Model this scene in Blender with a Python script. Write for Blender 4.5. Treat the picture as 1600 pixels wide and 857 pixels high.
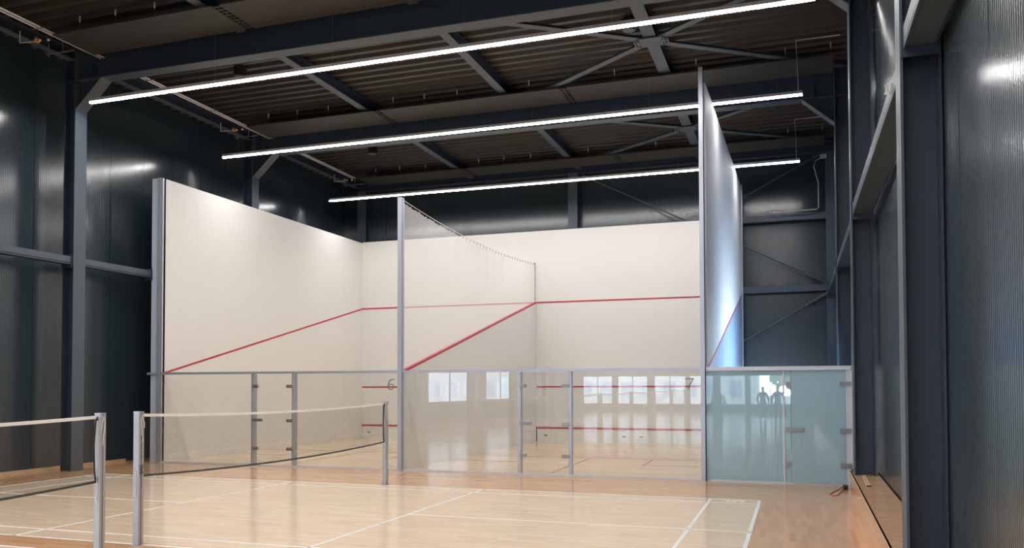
import bpy, bmesh, math, random
from mathutils import Vector, Matrix
random.seed(7)
S = bpy.context.scene
COL = S.collection
for o in list(bpy.data.objects):
    bpy.data.objects.remove(o)

# ------------------------------------------------------------------ camera
cam_d = bpy.data.cameras.new('camera')
cam_d.sensor_width = 36.0
cam_d.lens = 29.192
cam_d.shift_y = 0.08744
cam_d.clip_end = 300
cam = bpy.data.objects.new('camera', cam_d)
COL.objects.link(cam)
YAW, PITCH, ROLL = -0.3292, 0.0267, -0.0024
fwd = Vector((math.sin(YAW) * math.cos(PITCH), math.cos(YAW) * math.cos(PITCH), math.sin(PITCH)))
rt = Vector((math.cos(YAW), -math.sin(YAW), 0))
up = rt.cross(fwd)
r2 = rt * math.cos(ROLL) + up * math.sin(ROLL)
u2 = -rt * math.sin(ROLL) + up * math.cos(ROLL)
M = Matrix((r2, u2, -fwd)).transposed().to_4x4()
M.translation = Vector((8.1394, -16.4057, 1.8444))
cam.matrix_world = M
S.camera = cam

# ------------------------------------------------------------------ world, exposure
W = bpy.data.worlds.new('daylight')
S.world = W
W.use_nodes = True
W.node_tree.nodes['Background'].inputs[0].default_value = (0.66, 0.82, 1.0, 1)
W.node_tree.nodes['Background'].inputs[1].default_value = 40.0
LED = 116.0
S.view_settings.view_transform = 'Standard'
S.view_settings.look = 'None'
S.view_settings.exposure = 0.0
S.view_settings.gamma = 1.0
S.view_settings.use_curve_mapping = False
S.cycles.max_bounces = 9
S.cycles.diffuse_bounces = 5
S.cycles.glossy_bounces = 5
S.cycles.transmission_bounces = 6
S.cycles.transparent_max_bounces = 24
S.cycles.sample_clamp_indirect = 6.0
S.cycles.caustics_reflective = False
S.cycles.caustics_refractive = False
S.cycles.use_denoising = True

# ------------------------------------------------------------------ materials
def new_mat(name):
    m = bpy.data.materials.new(name)
    m.use_nodes = True
    return m, m.node_tree.nodes, m.node_tree.links

def pbr(name, col, rough=0.5, metal=0.0, spec=0.5, var=0.0, vscale=3.0, emit=None, coat=0.0, bump=0.0, bscale=60):
    m, N, L = new_mat(name)
    b = N['Principled BSDF']
    b.inputs['Base Color'].default_value = (*col, 1)
    b.inputs['Roughness'].default_value = rough
    b.inputs['Metallic'].default_value = metal
    b.inputs['Specular IOR Level'].default_value = spec
    b.inputs['Coat Weight'].default_value = coat
    if var or bump:
        tc = N.new('ShaderNodeTexCoord')
        nz = N.new('ShaderNodeTexNoise')
        nz.inputs['Scale'].default_value = vscale
        nz.inputs['Detail'].default_value = 4
        L.new(tc.outputs['Object'], nz.inputs['Vector'])
        if var:
            mx = N.new('ShaderNodeMix'); mx.data_type = 'RGBA'
            mx.inputs['A'].default_value = (*[c * (1 - var) for c in col], 1)
            mx.inputs['B'].default_value = (*[min(1, c * (1 + var)) for c in col], 1)
            L.new(nz.outputs['Fac'], mx.inputs['Factor'])
            L.new(mx.outputs['Result'], b.inputs['Base Color'])
        if bump:
            n2 = N.new('ShaderNodeTexNoise'); n2.inputs['Scale'].default_value = bscale
            L.new(tc.outputs['Object'], n2.inputs['Vector'])
            bp = N.new('ShaderNodeBump'); bp.inputs['Strength'].default_value = bump
            bp.inputs['Distance'].default_value = 0.002
            L.new(n2.outputs['Fac'], bp.inputs['Height'])
            L.new(bp.outputs['Normal'], b.inputs['Normal'])
    if emit:
        b.inputs['Emission Color'].default_value = (*emit[0], 1)
        b.inputs['Emission Strength'].default_value = emit[1]
    return m

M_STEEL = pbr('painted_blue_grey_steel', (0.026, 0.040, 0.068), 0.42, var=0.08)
M_STEEL_LIT = pbr('bounce_lit_grey_steel', (0.066, 0.090, 0.113), 0.45, var=0.08)  # same steel lightened, floor bounce on flanges put into its colour; also frames, rods
M_PANEL = pbr('anthracite_cladding_panel', (0.024, 0.041, 0.053), 0.19, spec=0.9, var=0.06, vscale=0.6)
M_DECK = pbr('dark_roof_decking', (0.036, 0.031, 0.028), 0.45, var=0.15, vscale=1.5)
M_RADP = pbr('radiant_panel_sheet', (0.045, 0.044, 0.040), 0.5, var=0.05)
M_BLACK = pbr('black_plastic', (0.012, 0.012, 0.013), 0.5)
M_DARKGAP = pbr('dark_gap_fill', (0.03, 0.035, 0.05), 0.6)  # dark tone filling gaps and grooves, in place of their shade
M_ALU = pbr('brushed_aluminium', (0.50, 0.53, 0.62), 0.36, metal=0.55)
M_ALUW = pbr('white_aluminium', (0.66, 0.69, 0.78), 0.35, metal=0.2)
M_BRK = pbr('satin_steel_fitting', (0.33, 0.34, 0.36), 0.35, metal=0.8)
M_COURT = pbr('off_white_court_panel', (0.73, 0.72, 0.69), 0.38, var=0.015, vscale=0.5)
M_COURTG = pbr('grey_white_court_panel', (0.70, 0.71, 0.76), 0.62, spec=0.3)
M_COURTB = pbr('pale_blue_court_panel', (0.27, 0.38, 0.56), 0.4)
M_CLAD = pbr('pale_grey_edge_board', (0.50, 0.58, 0.72), 0.45)
M_RED = pbr('red_court_line', (0.46, 0.035, 0.055), 0.45)
M_FLRED = pbr('brown_red_floor_line', (0.42, 0.14, 0.10), 0.35)
M_WHITE = pbr('white_floor_paint', (0.86, 0.86, 0.84), 0.35)
M_POST = pbr('silver_net_post', (0.42, 0.43, 0.47), 0.5, metal=0.15)
M_TAPE = pbr('white_net_tape', (0.92, 0.91, 0.90), 0.7)
M_CORD = pbr('white_cord', (0.80, 0.80, 0.78), 0.8)
M_PIPE = pbr('zinc_plated_pipe', (0.80, 0.78, 0.78), 0.35, metal=0.4)
M_BRASS = pbr('brass_valve', (0.65, 0.38, 0.15), 0.3, metal=0.7)
M_TRIM = pbr('pale_wood_trim', (0.60, 0.42, 0.26), 0.45, var=0.1)
M_REDC = pbr('red_cord', (0.48, 0.12, 0.11), 0.6)
M_SCRAP = pbr('white_plastic_film', (0.85, 0.85, 0.85), 0.3)
M_HOUS = pbr('lamp_housing', (0.45, 0.45, 0.50), 0.4)
M_DIGIT = pbr('grey_vinyl_digit', (0.24, 0.24, 0.27), 0.6)
M_LED = pbr('led_diffuser', (0.8, 0.8, 0.8), 0.5, emit=((1.0, 0.975, 0.96), LED))
M_LEDS = pbr('led_diffuser_side', (0.8, 0.8, 0.8), 0.5, emit=((0.93, 0.96, 1.0), 4.0))
M_SKIN = pbr('skin', (0.55, 0.35, 0.26), 0.5)
M_HAIR = pbr('dark_hair', (0.03, 0.02, 0.015), 0.6)
M_CLO1 = pbr('dark_navy_cloth', (0.03, 0.035, 0.06), 0.85)
M_CLO2 = pbr('charcoal_cloth', (0.05, 0.05, 0.05), 0.85)
M_ASPH = pbr('pale_asphalt', (0.32, 0.31, 0.30), 0.9)
M_BLDG = pbr('white_render_facade', (0.85, 0.85, 0.83), 0.8)
M_BWIN = pbr('dark_facade_glass', (0.16, 0.19, 0.24), 0.2)
M_LEAF = pbr('tree_foliage', (0.30, 0.36, 0.25), 0.9, var=0.5, vscale=2)
M_BARK = pbr('bark', (0.12, 0.09, 0.07), 0.9)

def mathn(N, L, op, a, b=None, c=None):
    n = N.new('ShaderNodeMath'); n.operation = op
    for i, v in enumerate((a, b, c)):
        if v is None: continue
        if hasattr(v, 'is_linked') or hasattr(v, 'links'): L.new(v, n.inputs[i])
        else: n.inputs[i].default_value = v
    return n.outputs[0]

def schlick(N, L, f0, f90=1.0):
    g = N.new('ShaderNodeNewGeometry')
    d = N.new('ShaderNodeVectorMath'); d.operation = 'DOT_PRODUCT'
    L.new(g.outputs['Normal'], d.inputs[0]); L.new(g.outputs['Incoming'], d.inputs[1])
    a = mathn(N, L, 'ABSOLUTE', d.outputs['Value'])
    om = mathn(N, L, 'SUBTRACT', 1.0, a)
    p5 = mathn(N, L, 'POWER', om, 5.0)
    return mathn(N, L, 'MULTIPLY_ADD', p5, f90 - f0, f0)

def glass(name, tint, f0=0.045):
    m, N, L = new_mat(name)
    out = N['Material Output']; N.remove(N['Principled BSDF'])
    t = N.new('ShaderNodeBsdfTransparent'); t.inputs[0].default_value = (*tint, 1)
    g = N.new('ShaderNodeBsdfGlossy'); g.inputs['Roughness'].default_value = 0.0
    mx = N.new('ShaderNodeMixShader')
    L.new(schlick(N, L, f0), mx.inputs[0]); L.new(t.outputs[0], mx.inputs[1]); L.new(g.outputs[0], mx.inputs[2])
    L.new(mx.outputs[0], out.inputs[0])
    return m
M_GLASS = glass('clear_court_glass', (0.985, 0.992, 0.986), 0.065)
M_WGLASS = glass('window_glass', (0.97, 0.98, 0.98), 0.04)

def frosted():
    m, N, L = new_mat('frosted_glass')
    out = N['Material Output']; N.remove(N['Principled BSDF'])
    d = N.new('ShaderNodeBsdfDiffuse'); d.inputs[0].default_value = (0.56, 0.80, 0.90, 1)
    tl = N.new('ShaderNodeBsdfTranslucent'); tl.inputs[0].default_value = (0.72, 0.90, 0.95, 1)
    a = N.new('ShaderNodeMixShader'); a.inputs[0].default_value = 0.45
    L.new(d.outputs[0], a.inputs[1]); L.new(tl.outputs[0], a.inputs[2])
    g = N.new('ShaderNodeBsdfGlossy'); g.inputs['Roughness'].default_value = 0.0
    mx = N.new('ShaderNodeMixShader')
    L.new(schlick(N, L, 0.075), mx.inputs[0]); L.new(a.outputs[0], mx.inputs[1]); L.new(g.outputs[0], mx.inputs[2])
    L.new(mx.outputs[0], out.inputs[0])
    return m
M_FROST = frosted()

def mesh_net(name, col, pitch, thread, trans=False):
    """knotted net: threads on a square grid in the local Y/Z plane"""
    m, N, L = new_mat(name)
    out = N['Material Output']; b = N['Principled BSDF']
    b.inputs['Base Color'].default_value = (*col, 1); b.inputs['Roughness'].default_value = 0.8
    tc = N.new('ShaderNodeTexCoord'); sp = N.new('ShaderNodeSeparateXYZ')
    L.new(tc.outputs['Object'], sp.inputs[0])
    fs = []
    for ax in ('Y', 'Z'):
        v = mathn(N, L, 'DIVIDE', sp.outputs[ax], pitch)
        f = mathn(N, L, 'FRACT', v)
        fs.append(mathn(N, L, 'LESS_THAN', f, thread / pitch))
    mxv = mathn(N, L, 'MAXIMUM', fs[0], fs[1])
    t = N.new('ShaderNodeBsdfTransparent')
    mx = N.new('ShaderNodeMixShader')
    L.new(mxv, mx.inputs[0]); L.new(t.outputs[0], mx.inputs[1]); L.new(b.outputs[0], mx.inputs[2])
    L.new(mx.outputs[0], out.inputs[0])
    if trans:
        tl = N.new('ShaderNodeBsdfTranslucent'); tl.inputs[0].default_value = (*col, 1)
        ad = N.new('ShaderNodeMixShader'); ad.inputs[0].default_value = 0.5
        L.new(b.outputs[0], ad.inputs[1]); L.new(tl.outputs[0], ad.inputs[2]); L.new(ad.outputs[0], mx.inputs[2])
    return m
M_BNET = mesh_net('brown_badminton_mesh', (0.10, 0.075, 0.06), 0.019, 0.0017)
M_DNET = mesh_net('white_divider_mesh', (0.97, 0.97, 0.96), 0.022, 0.0056, True)

def wood(name, court, cA, cB, sA, sB, zones):
    """strip parquet; zones: pale court rectangles on a browner surround"""
    m, N, L = new_mat(name)
    b = N['Principled BSDF']
    tc = N.new('ShaderNodeTexCoord'); sp = N.new('ShaderNodeSeparateXYZ')
    L.new(tc.outputs['Object'], sp.inputs[0])
    X, Y = sp.outputs['X'], sp.outputs['Y']
    def strips(rot):
        mp = N.new('ShaderNodeMapping')
        mp.inputs['Rotation'].default_value = (0, 0, rot)
        L.new(tc.outputs['Object'], mp.inputs[0])
        br = N.new('ShaderNodeTexBrick')
        br.offset = 0.37; br.inputs['Scale'].default_value = 1.0
        br.inputs['Brick Width'].default_value = 0.55; br.inputs['Row Height'].default_value = 0.07
        br.inputs['Mortar Size'].default_value = 0.0006
        br.inputs['Color1'].default_value = (0, 0, 0, 1); br.inputs['Color2'].default_value = (1, 1, 1, 1)
        br.inputs['Mortar'].default_value = (0.3, 0.3, 0.3, 1)
        L.new(mp.outputs[0], br.inputs['Vector'])
        nz = N.new('ShaderNodeTexNoise')
        mp2 = N.new('ShaderNodeMapping'); mp2.inputs['Rotation'].default_value = (0, 0, rot)
        mp2.inputs['Scale'].default_value = (1.2, 22, 1)
        L.new(tc.outputs['Object'], mp2.inputs[0]); L.new(mp2.outputs[0], nz.inputs['Vector'])
        nz.inputs['Scale'].default_value = 1.0; nz.inputs['Detail'].default_value = 5
        v = mathn(N, L, 'MULTIPLY', br.outputs['Color'], 0.62)
        return mathn(N, L, 'MULTIPLY_ADD', nz.outputs['Fac'], 0.55, v)
    def inside(v, a, b_):
        return mathn(N, L, 'MULTIPLY', mathn(N, L, 'GREATER_THAN', v, a), mathn(N, L, 'LESS_THAN', v, b_))
    fx = strips(0)
    if zones:
        fy = strips(math.pi / 2)
        side = mathn(N, L, 'MULTIPLY', mathn(N, L, 'GREATER_THAN', X, zones['x1']), mathn(N, L, 'LESS_THAN', Y, zones['ytop']))
        mixf = N.new('ShaderNodeMix'); mixf.data_type = 'FLOAT'
        L.new(side, mixf.inputs['Factor']); L.new(fx, mixf.inputs['A']); L.new(fy, mixf.inputs['B'])
        f = mixf.outputs['Result']
    else:
        f = fx
    def ramp(a, c):
        r = N.new('ShaderNodeMix'); r.data_type = 'RGBA'
        r.inputs['A'].default_value = (*a, 1); r.inputs['B'].default_value = (*c, 1)
        L.new(f, r.inputs['Factor']); return r.outputs['Result']
    ca = ramp(cA, cB)
    if zones:
        sa = ramp(sA, sB)
        inx = inside(X, zones['x0'], zones['x1'])
        iny = None
        for (a, c) in zones['ys']:
            q = inside(Y, a, c)
            iny = q if iny is None else mathn(N, L, 'MAXIMUM', iny, q)
        z = mathn(N, L, 'MULTIPLY', inx, iny)
        mm = N.new('ShaderNodeMix'); mm.data_type = 'RGBA'
        L.new(z, mm.inputs['Factor']); L.new(sa, mm.inputs['A']); L.new(ca, mm.inputs['B'])
        L.new(mm.outputs['Result'], b.inputs['Base Color'])
    else:
        L.new(ca, b.inputs['Base Color'])
    b.inputs['Roughness'].default_value = 0.12
    b.inputs['Specular IOR Level'].default_value = 0.6
    n2 = N.new('ShaderNodeTexNoise'); n2.inputs['Scale'].default_value = 9; n2.inputs['Detail'].default_value = 2
    L.new(tc.outputs['Object'], n2.inputs['Vector'])
    bp = N.new('ShaderNodeBump'); bp.inputs['Strength'].default_value = 0.015; bp.inputs['Distance'].default_value = 0.01
    L.new(n2.outputs['Fac'], bp.inputs['Height']); L.new(bp.outputs['Normal'], b.inputs['Normal'])
    return m

NX, NB = 0.8987, -2.518          # net line, far sideline of the first badminton court
PITCHB = 6.62
NC = 6
YS = [(NB - 6.1 - i * PITCHB, NB - i * PITCHB) for i in range(NC)]
M_FLOOR = wood('parquet_hall_floor', True, (0.75, 0.54, 0.36), (0.90, 0.71, 0.51),
               (0.54, 0.28, 0.13), (0.76, 0.45, 0.235),
               dict(x0=NX - 6.7, x1=NX + 6.7, ys=YS, ytop=NB))
M_SFLOOR = wood('maple_court_floor', True, (0.66, 0.47, 0.29), (0.85, 0.65, 0.44), None, None, None)
M_LEDGE = wood('beech_ledge_board', True, (0.62, 0.33, 0.17), (0.80, 0.50, 0.28), None, None, None)

# ------------------------------------------------------------------ builders
def worldloc(o):
    v = Vector((0, 0, 0))
    while o is not None:
        v += o.location; o = o.parent
    return v

def tag(o, label=None, cat=None, group=None, kind=None):
    if label: o['label'] = label
    if cat: o['category'] = cat
    if group: o['group'] = group
    if kind: o['kind'] = kind
    return o

def thing(name, label, cat, loc, group=None):
    o = bpy.data.objects.new(name, None)
    o.empty_display_size = 0.1
    COL.objects.link(o); o.location = loc
    return tag(o, label, cat, group)

def obj(name, bm, mat, parent=None, label=None, cat=None, group=None, kind=None, smooth=False, origin=None):
    """bm holds world coordinates"""
    base = worldloc(parent) if parent else Vector((0, 0, 0))
    loc = Vector((0, 0, 0))
    if parent is None:
        if origin is not None: loc = Vector(origin)
        elif kind != 'structure':
            xs = [v.co for v in bm.verts]
            loc = Vector(((min(v.x for v in xs) + max(v.x for v in xs)) / 2, (min(v.y for v in xs) + max(v.y for v in xs)) / 2, min(v.z for v in xs)))
    bmesh.ops.translate(bm, verts=bm.verts, vec=-(base + loc))
    bmesh.ops.recalc_face_normals(bm, faces=bm.faces)
    me = bpy.data.meshes.new(name)
    bm.to_mesh(me); bm.free()
    for m in (mat if isinstance(mat, (list, tuple)) else [mat]):
        me.materials.append(m)
    if smooth:
        for p in me.polygons: p.use_smooth = True
    o = bpy.data.objects.new(name, me)
    COL.objects.link(o)
    o.location = loc
    if parent: o.parent = parent
    return tag(o, label, cat, group, kind)

def B(): return bmesh.new()

def hexa(bm, P, mi=0):
    v = [bm.verts.new(p) for p in P]
    for f in ((0, 3, 2, 1), (4, 5, 6, 7), (0, 1, 5, 4), (1, 2, 6, 5), (2, 3, 7, 6), (3, 0, 4, 7)):
        bm.faces.new([v[i] for i in f]).material_index = mi
    return bm

def box(bm, x0, x1, y0, y1, z0, z1, mi=0):
    return hexa(bm, [(x0, y0, z0), (x1, y0, z0), (x1, y1, z0), (x0, y1, z0), (x0, y0, z1), (x1, y0, z1), (x1, y1, z1), (x0, y1, z1)], mi)

def obox(bm, p0, p1, w, wd, h, hd):
    """bar from p0 to p1 with full width w along wd and height h along hd"""
    p0, p1, wd, hd = Vector(p0), Vector(p1), Vector(wd).normalized() * w / 2, Vector(hd).normalized() * h / 2
    return hexa(bm, [p0 - wd - hd, p0 + wd - hd, p1 + wd - hd, p1 - wd - hd, p0 - wd + hd, p0 + wd + hd, p1 + wd + hd, p1 - wd + hd])

def ibeam(bm, p0, p1, dd, h, b, tf=0.022, tw=0.014):
    """I section: depth h along dd (p0,p1 = centre line)"""
    p0, p1, d = Vector(p0), Vector(p1), Vector(dd).normalized()
    a = (p1 - p0).normalized(); w = a.cross(d).normalized()
    d = w.cross(a).normalized()
    for s in (-1, 1):
        o = d * s * (h - tf) / 2
        obox(bm, p0 + o, p1 + o, b, w, tf, d)
    obox(bm, p0, p1, tw, w, h - 2 * tf, d)
    return bm

def tube(bm, pts, r, n=8, caps=True):
    pts = [Vector(p) for p in pts]
    rings = []
    for i, p in enumerate(pts):
        a = pts[max(0, i - 1)]; c = pts[min(len(pts) - 1, i + 1)]
        t = (c - a).normalized()
        ref = Vector((0, 0, 1)) if abs(t.z) < 0.9 else Vector((1, 0, 0))
        u = t.cross(ref).normalized(); v = t.cross(u)
        rings.append([bm.verts.new(p + (u * math.cos(k * 2 * math.pi / n) + v * math.sin(k * 2 * math.pi / n)) * r) for k in range(n)])
    for A, C in zip(rings, rings[1:]):
        for k in range(n):
            bm.faces.new((A[k], A[(k + 1) % n], C[(k + 1) % n], C[k]))
    if caps:
        bm.faces.new(rings[0][::-1]); bm.faces.new(rings[-1])
    return bm

def prism_profile(bm, prof, axis, a0, a1):
    """open polyline extruded as a sheet. prof: list of 3D points at a0; moved to a1 along axis"""
    i = 'xyz'.index(axis)
    A = []; C = []
    for p in prof:
        q = list(p); q[i] = a0; A.append(bm.verts.new(q))
        q = list(p); q[i] = a1; C.append(bm.verts.new(q))
    for k in range(len(A) - 1):
        bm.faces.new((A[k], A[k + 1], C[k + 1], C[k]))
    return bm

# ------------------------------------------------------------------ dimensions
XL, XR = -7.6, 9.345
YB, YF = 10.55, -43.0
D = 9.87                      # squash court length
ZD = 9.27                     # underside of roof deck
FR = [4.02, -2.25, -8.75, -15.1, -21.4, -27.7, -34.0, -40.3]   # portal frames
def zb(x): return 8.53 - 0.0055 * (x - 0.0)       # underside of main beams
SK = 0.0105                   # the right hand line drifts outward with depth
def xr(y, x0): return x0 + SK * (y + 8.0)

# ------------------------------------------------------------------ structure
bm = B()
box(bm, XL - 0.3, XR + 0.4, YF - 0.3, -0.02, -0.15, 0.0)
box(bm, 6.52, XR + 0.4, -0.02, YB + 0.3, -0.15, 0.0)
box(bm, XL - 0.3, -6.6, -0.02, YB + 0.3, -0.15, 0.0)
box(bm, -6.6, 6.52, D + 0.15, YB + 0.3, -0.15, 0.0)
floor = obj('floor', bm, M_FLOOR, kind='structure')
bm = B(); box(bm, -6.6, 6.52, -0.02, D + 0.15, -0.15, 0.0)
cfloor = obj('floor_court', bm, M_SFLOOR, kind='structure')

LW = 0.04
def line(x0, x1, y0, y1, mat=M_WHITE, par=None, nm='court_line'):
    b_ = B(); box(b_, min(x0, x1), max(x0, x1), min(y0, y1), max(y0, y1), 0.0006, 0.0022)
    obj(nm, b_, mat, par or floor)
for i in range(NC):
    b0 = NB - i * PITCHB; a0 = b0 - 6.1
    xl, xrr = NX - 6.7, NX + 6.7
    if i < 2:
        line(xl, xrr, b0 - LW, b0); line(xl, xrr, a0, a0 + LW)
        line(xl, xrr, b0 - 0.46 - LW, b0 - 0.46); line(xl, xrr, a0 + 0.46, a0 + 0.46 + LW)
        for s in (-1, 1):
            ym = (a0 + b0) / 2
            for dx in (6.7, 5.94, 1.98):
                x = NX + s * dx
                w = 0.05 if dx > 2 else 0.04
                line(x - s * w, x, a0, b0)
            line(NX + s * 1.98, NX + s * 6.7, ym - LW / 2, ym + LW / 2)
    else:
        b_ = B()
        for yy in (b0 - LW, a0, b0 - 0.5, a0 + 0.46, (a0 + b0) / 2):
            box(b_, xl, xrr, yy, yy + LW, 0.0006, 0.0022)
        for x in (-6.7, -5.94, -1.98, 1.98, 5.94, 6.66):
            box(b_, NX + x, NX + x + LW, a0, b0, 0.0024, 0.0034)
        obj('court_line', b_, M_WHITE, floor)
# painted court number, lying sideways by the far corner
def text_mesh(name, body, size, mat, parent, mtx, extrude=0.0008, offset=0.0):
    cu = bpy.data.curves.new(name, 'FONT'); cu.body = body; cu.size = size
    cu.extrude = extrude; cu.align_x = 'CENTER'; cu.align_y = 'CENTER'; cu.offset = offset
    o = bpy.data.objects.new(name + '_tmp', cu); COL.objects.link(o)
    dg = bpy.context.evaluated_depsgraph_get()
    me = bpy.data.meshes.new_from_object(o.evaluated_get(dg))
    bpy.data.objects.remove(o)
    me.transform(mtx)
    b_ = B(); b_.from_mesh(me); bpy.data.meshes.remove(me)
    return obj(name, b_, mat, parent)
text_mesh('court_number', '5', 0.40, M_WHITE, floor,
          Matrix.Translation((NX + 6.33, NB - 0.235, 0.0016)) @ Matrix.Rotation(math.pi / 2, 4, 'Z'), offset=0.006)
# squash floor lines
for (a, c) in ((-6.47, -0.07), (0.03, 6.40)):
    mid = (a + c) / 2
    for r in ((a, c, 4.33, 4.38), (mid - 0.025, mid + 0.025, 0.0, 4.33), (a, a + 1.6, 2.73, 2.78), (c - 1.6, c, 2.73, 2.78),
              (a + 1.6, a + 1.65, 2.73, 4.33), (c - 1.65, c - 1.6, 2.73, 4.33)):
        line(*r, mat=M_FLRED, par=cfloor)

# ribbed cladding sheet profile along a wall
def rib_profile(t0, t1, face, inward, off=-0.55):
    """list of (t, depth) ; depth positive into the room"""
    out = []; pw = 1.07; t = math.ceil(t0 / pw) * pw + off - pw
    while t < t1:
        for k in range(20):
            a = t + k * pw / 20
            if a < t0 or a > t1: continue
            if k == 0:
                out += [(a, 0), (a + .001, -0.012), (a + .010, -0.012), (a + .011, 0.0)]
            else:
                out += [(a, 0), (a + .003, -0.0016), (a + .010, -0.0016), (a + .013, 0.0)]
        t += pw
    return [(t0, 0)] + out + [(t1, 0)]

# left wall with two glazed openings far behind the camera
def ribbed_y(bm, xface, inward, y0, y1, z0, z1):
    pr = rib_profile(y0, y1, 0, 0)
    return prism_profile(bm, [(xface + inward * d, t, 0) for t, d in pr], 'z', z0, z1)
LWIN = [(-23.2, -18.0), (-30.3, -25.4)]
bm = B()
ribbed_y(bm, XL, 1, LWIN[0][1], YB, 0, 9.6)
ribbed_y(bm, XL, 1, LWIN[1][1], LWIN[0][0], 0, 9.6)
ribbed_y(bm, XL, 1, YF, LWIN[1][0], 0, 9.6)
for (a, c) in LWIN:
    ribbed_y(bm, XL, 1, a, c, 0, 1.05)
    ribbed_y(bm, XL, 1, a, c, 2.9, 9.6)
box(bm, XL - 0.15, XL - 0.02, LWIN[0][1], YB, 0, 9.6)
box(bm, XL - 0.15, XL - 0.02, LWIN[1][1], LWIN[0][0], 0, 9.6)
box(bm, XL - 0.15, XL - 0.02, YF, LWIN[1][0], 0, 9.6)
for (a, c) in LWIN:
    box(bm, XL - 0.15, XL - 0.02, a, c, 0, 1.05); box(bm, XL - 0.15, XL - 0.02, a, c, 2.9, 9.6)
obj('wall_left', bm, M_PANEL, kind='structure')

bm = B()
pr = rib_profile(YF, YB, 0, 0)
RWFILL = (3.5, 6.5, 1.3, 2.95)     # window added out of view to light the tall side wall's outer face
def wr(y0, y1, z0, z1):
    A = []; C = []
    for t, d in rib_profile(y0, y1, 0, 0, -1.04):
        x = XR + SK * (t + 5.2) - d
        if t < -10.67: x -= .009 * min(1.07, -10.67 - t)      # this cladding panel sits slightly askew
        A.append(bm.verts.new((x, t, z0))); C.append(bm.verts.new((x, t, z1)))
    for k in range(len(A) - 1):
        bm.faces.new((A[k], A[k + 1], C[k + 1], C[k]))
    e0, e1 = XR + SK * (y0 + 5.2) + .03, XR + SK * (y1 + 5.2) + .03
    hexa(bm, [(e0, y0, z0), (XR + .4, y0, z0), (XR + .4, y1, z0), (e1, y1, z0), (e0, y0, z1), (XR + .4, y0, z1), (XR + .4, y1, z1), (e1, y1, z1)])
wr(YF, RWFILL[0], 0, 9.6); wr(RWFILL[0], RWFILL[1], 0, RWFILL[2]); wr(RWFILL[0], RWFILL[1], RWFILL[3], 9.6); wr(RWFILL[1], YB, 0, 9.6)
obj('wall_right', bm, M_PANEL, kind='structure')

bm = B()
prism_profile(bm, [(t, YB - d, 0) for t, d in rib_profile(XL, XR + 0.3, 0, 0)], 'z', 0, 9.6)
box(bm, XL - 0.1, XR + 0.3, YB + 0.02, YB + 0.15, 0, 9.6)
obj('wall_back', bm, M_PANEL, kind='structure')

# window wall at the far end of the hall
FW = [(-6.65, -4.46), (-4.08, -1.90), (-1.44, 0.81), (1.08, 2.70), (3.14, 4.86), (5.15, 7.85)]
ZW0, ZW1 = 0.48, 2.53
bm = B()
box(bm, XL - 0.15, XR + 0.4, YF - 0.15, YF, 0, ZW0)
box(bm, XL - 0.15, XR + 0.4, YF - 0.15, YF, ZW1, 9.6)
xs = [XL - 0.15] + [v for w in FW for v in w] + [XR + 0.4]
for k in range(0, len(xs), 2):
    box(bm, xs[k], xs[k + 1], YF - 0.15, YF, ZW0, ZW1)
obj('wall_front', bm, M_PANEL, kind='structure')
nwin = 0
def window(bounds, along):
    global nwin
    nwin += 1
    a, c = bounds
    z0, z1 = (ZW0, ZW1) if along == 'x' else (1.05, 2.9)
    b_ = B()
    f = 0.045
    segs = [(a, c, z0, z0 + f), (a, c, z1 - f, z1), (a, a + f, z0, z1), (c - f, c, z0, z1), ((a + c) / 2 - f / 2, (a + c) / 2 + f / 2, z0, z1)]
    for (p, q, r, s) in segs:
        if along == 'x': box(b_, p, q, YF - 0.11, YF - 0.04, r, s)
        else: box(b_, XL - 0.11, XL - 0.04, p, q, r, s)
    fr = obj('window_%d' % nwin, b_, M_STEEL_LIT, kind='structure')
    b_ = B()
    if along == 'x': box(b_, a, c, YF - 0.08, YF - 0.074, z0, z1)
    else: box(b_, XL - 0.08, XL - 0.074, a, c, z0, z1)
    obj('window_pane', b_, M_WGLASS, fr)
for w in FW: window(w, 'x')
for w in LWIN: window(w, 'y')
nwin += 1
bm = B()
a, c, z0, z1 = RWFILL
for (p, q, r_, s_) in [(a, c, z0, z0 + .06), (a, c, z1 - .06, z1)] + [(a + (c - a) * k / 6 - .03, a + (c - a) * k / 6 + .03, z0, z1) for k in (0, 3, 6)]:
    box(bm, XR + .2, XR + .27, p, q, r_, s_)
fr = obj('window_%d' % nwin, bm, M_STEEL_LIT, kind='structure')  # frame of the added window, unseen from the camera
bm = B(); box(bm, XR + .23, XR + .237, a, c, z0, z1); obj('window_pane', bm, M_WGLASS, fr)

# roof: trapezoidal deck, ribs running across the hall
bm = B()
prof = []; y = YF - 0.1; P = 0.33
while y < YB + 0.1:
    prof += [(0, y, ZD), (0, y + 0.12, ZD), (0, y + 0.165, ZD + 0.11), (0, y + P - 0.045, ZD + 0.11)]
    y += P
prism_profile(bm, prof, 'x', XL - 0.1, XR + 0.45)
box(bm, XL - 0.15, XR + 0.45, YF - 0.15, YB + 0.15, ZD + 0.2, ZD + 0.3)
obj('ceiling', bm, M_DECK, kind='structure')

bm = B(); box(bm, XL - 0.02, XL + 0.03, YF, 0.0, 0, 0.06)
obj('baseboard_left', bm, M_TRIM, kind='structure')

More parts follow.
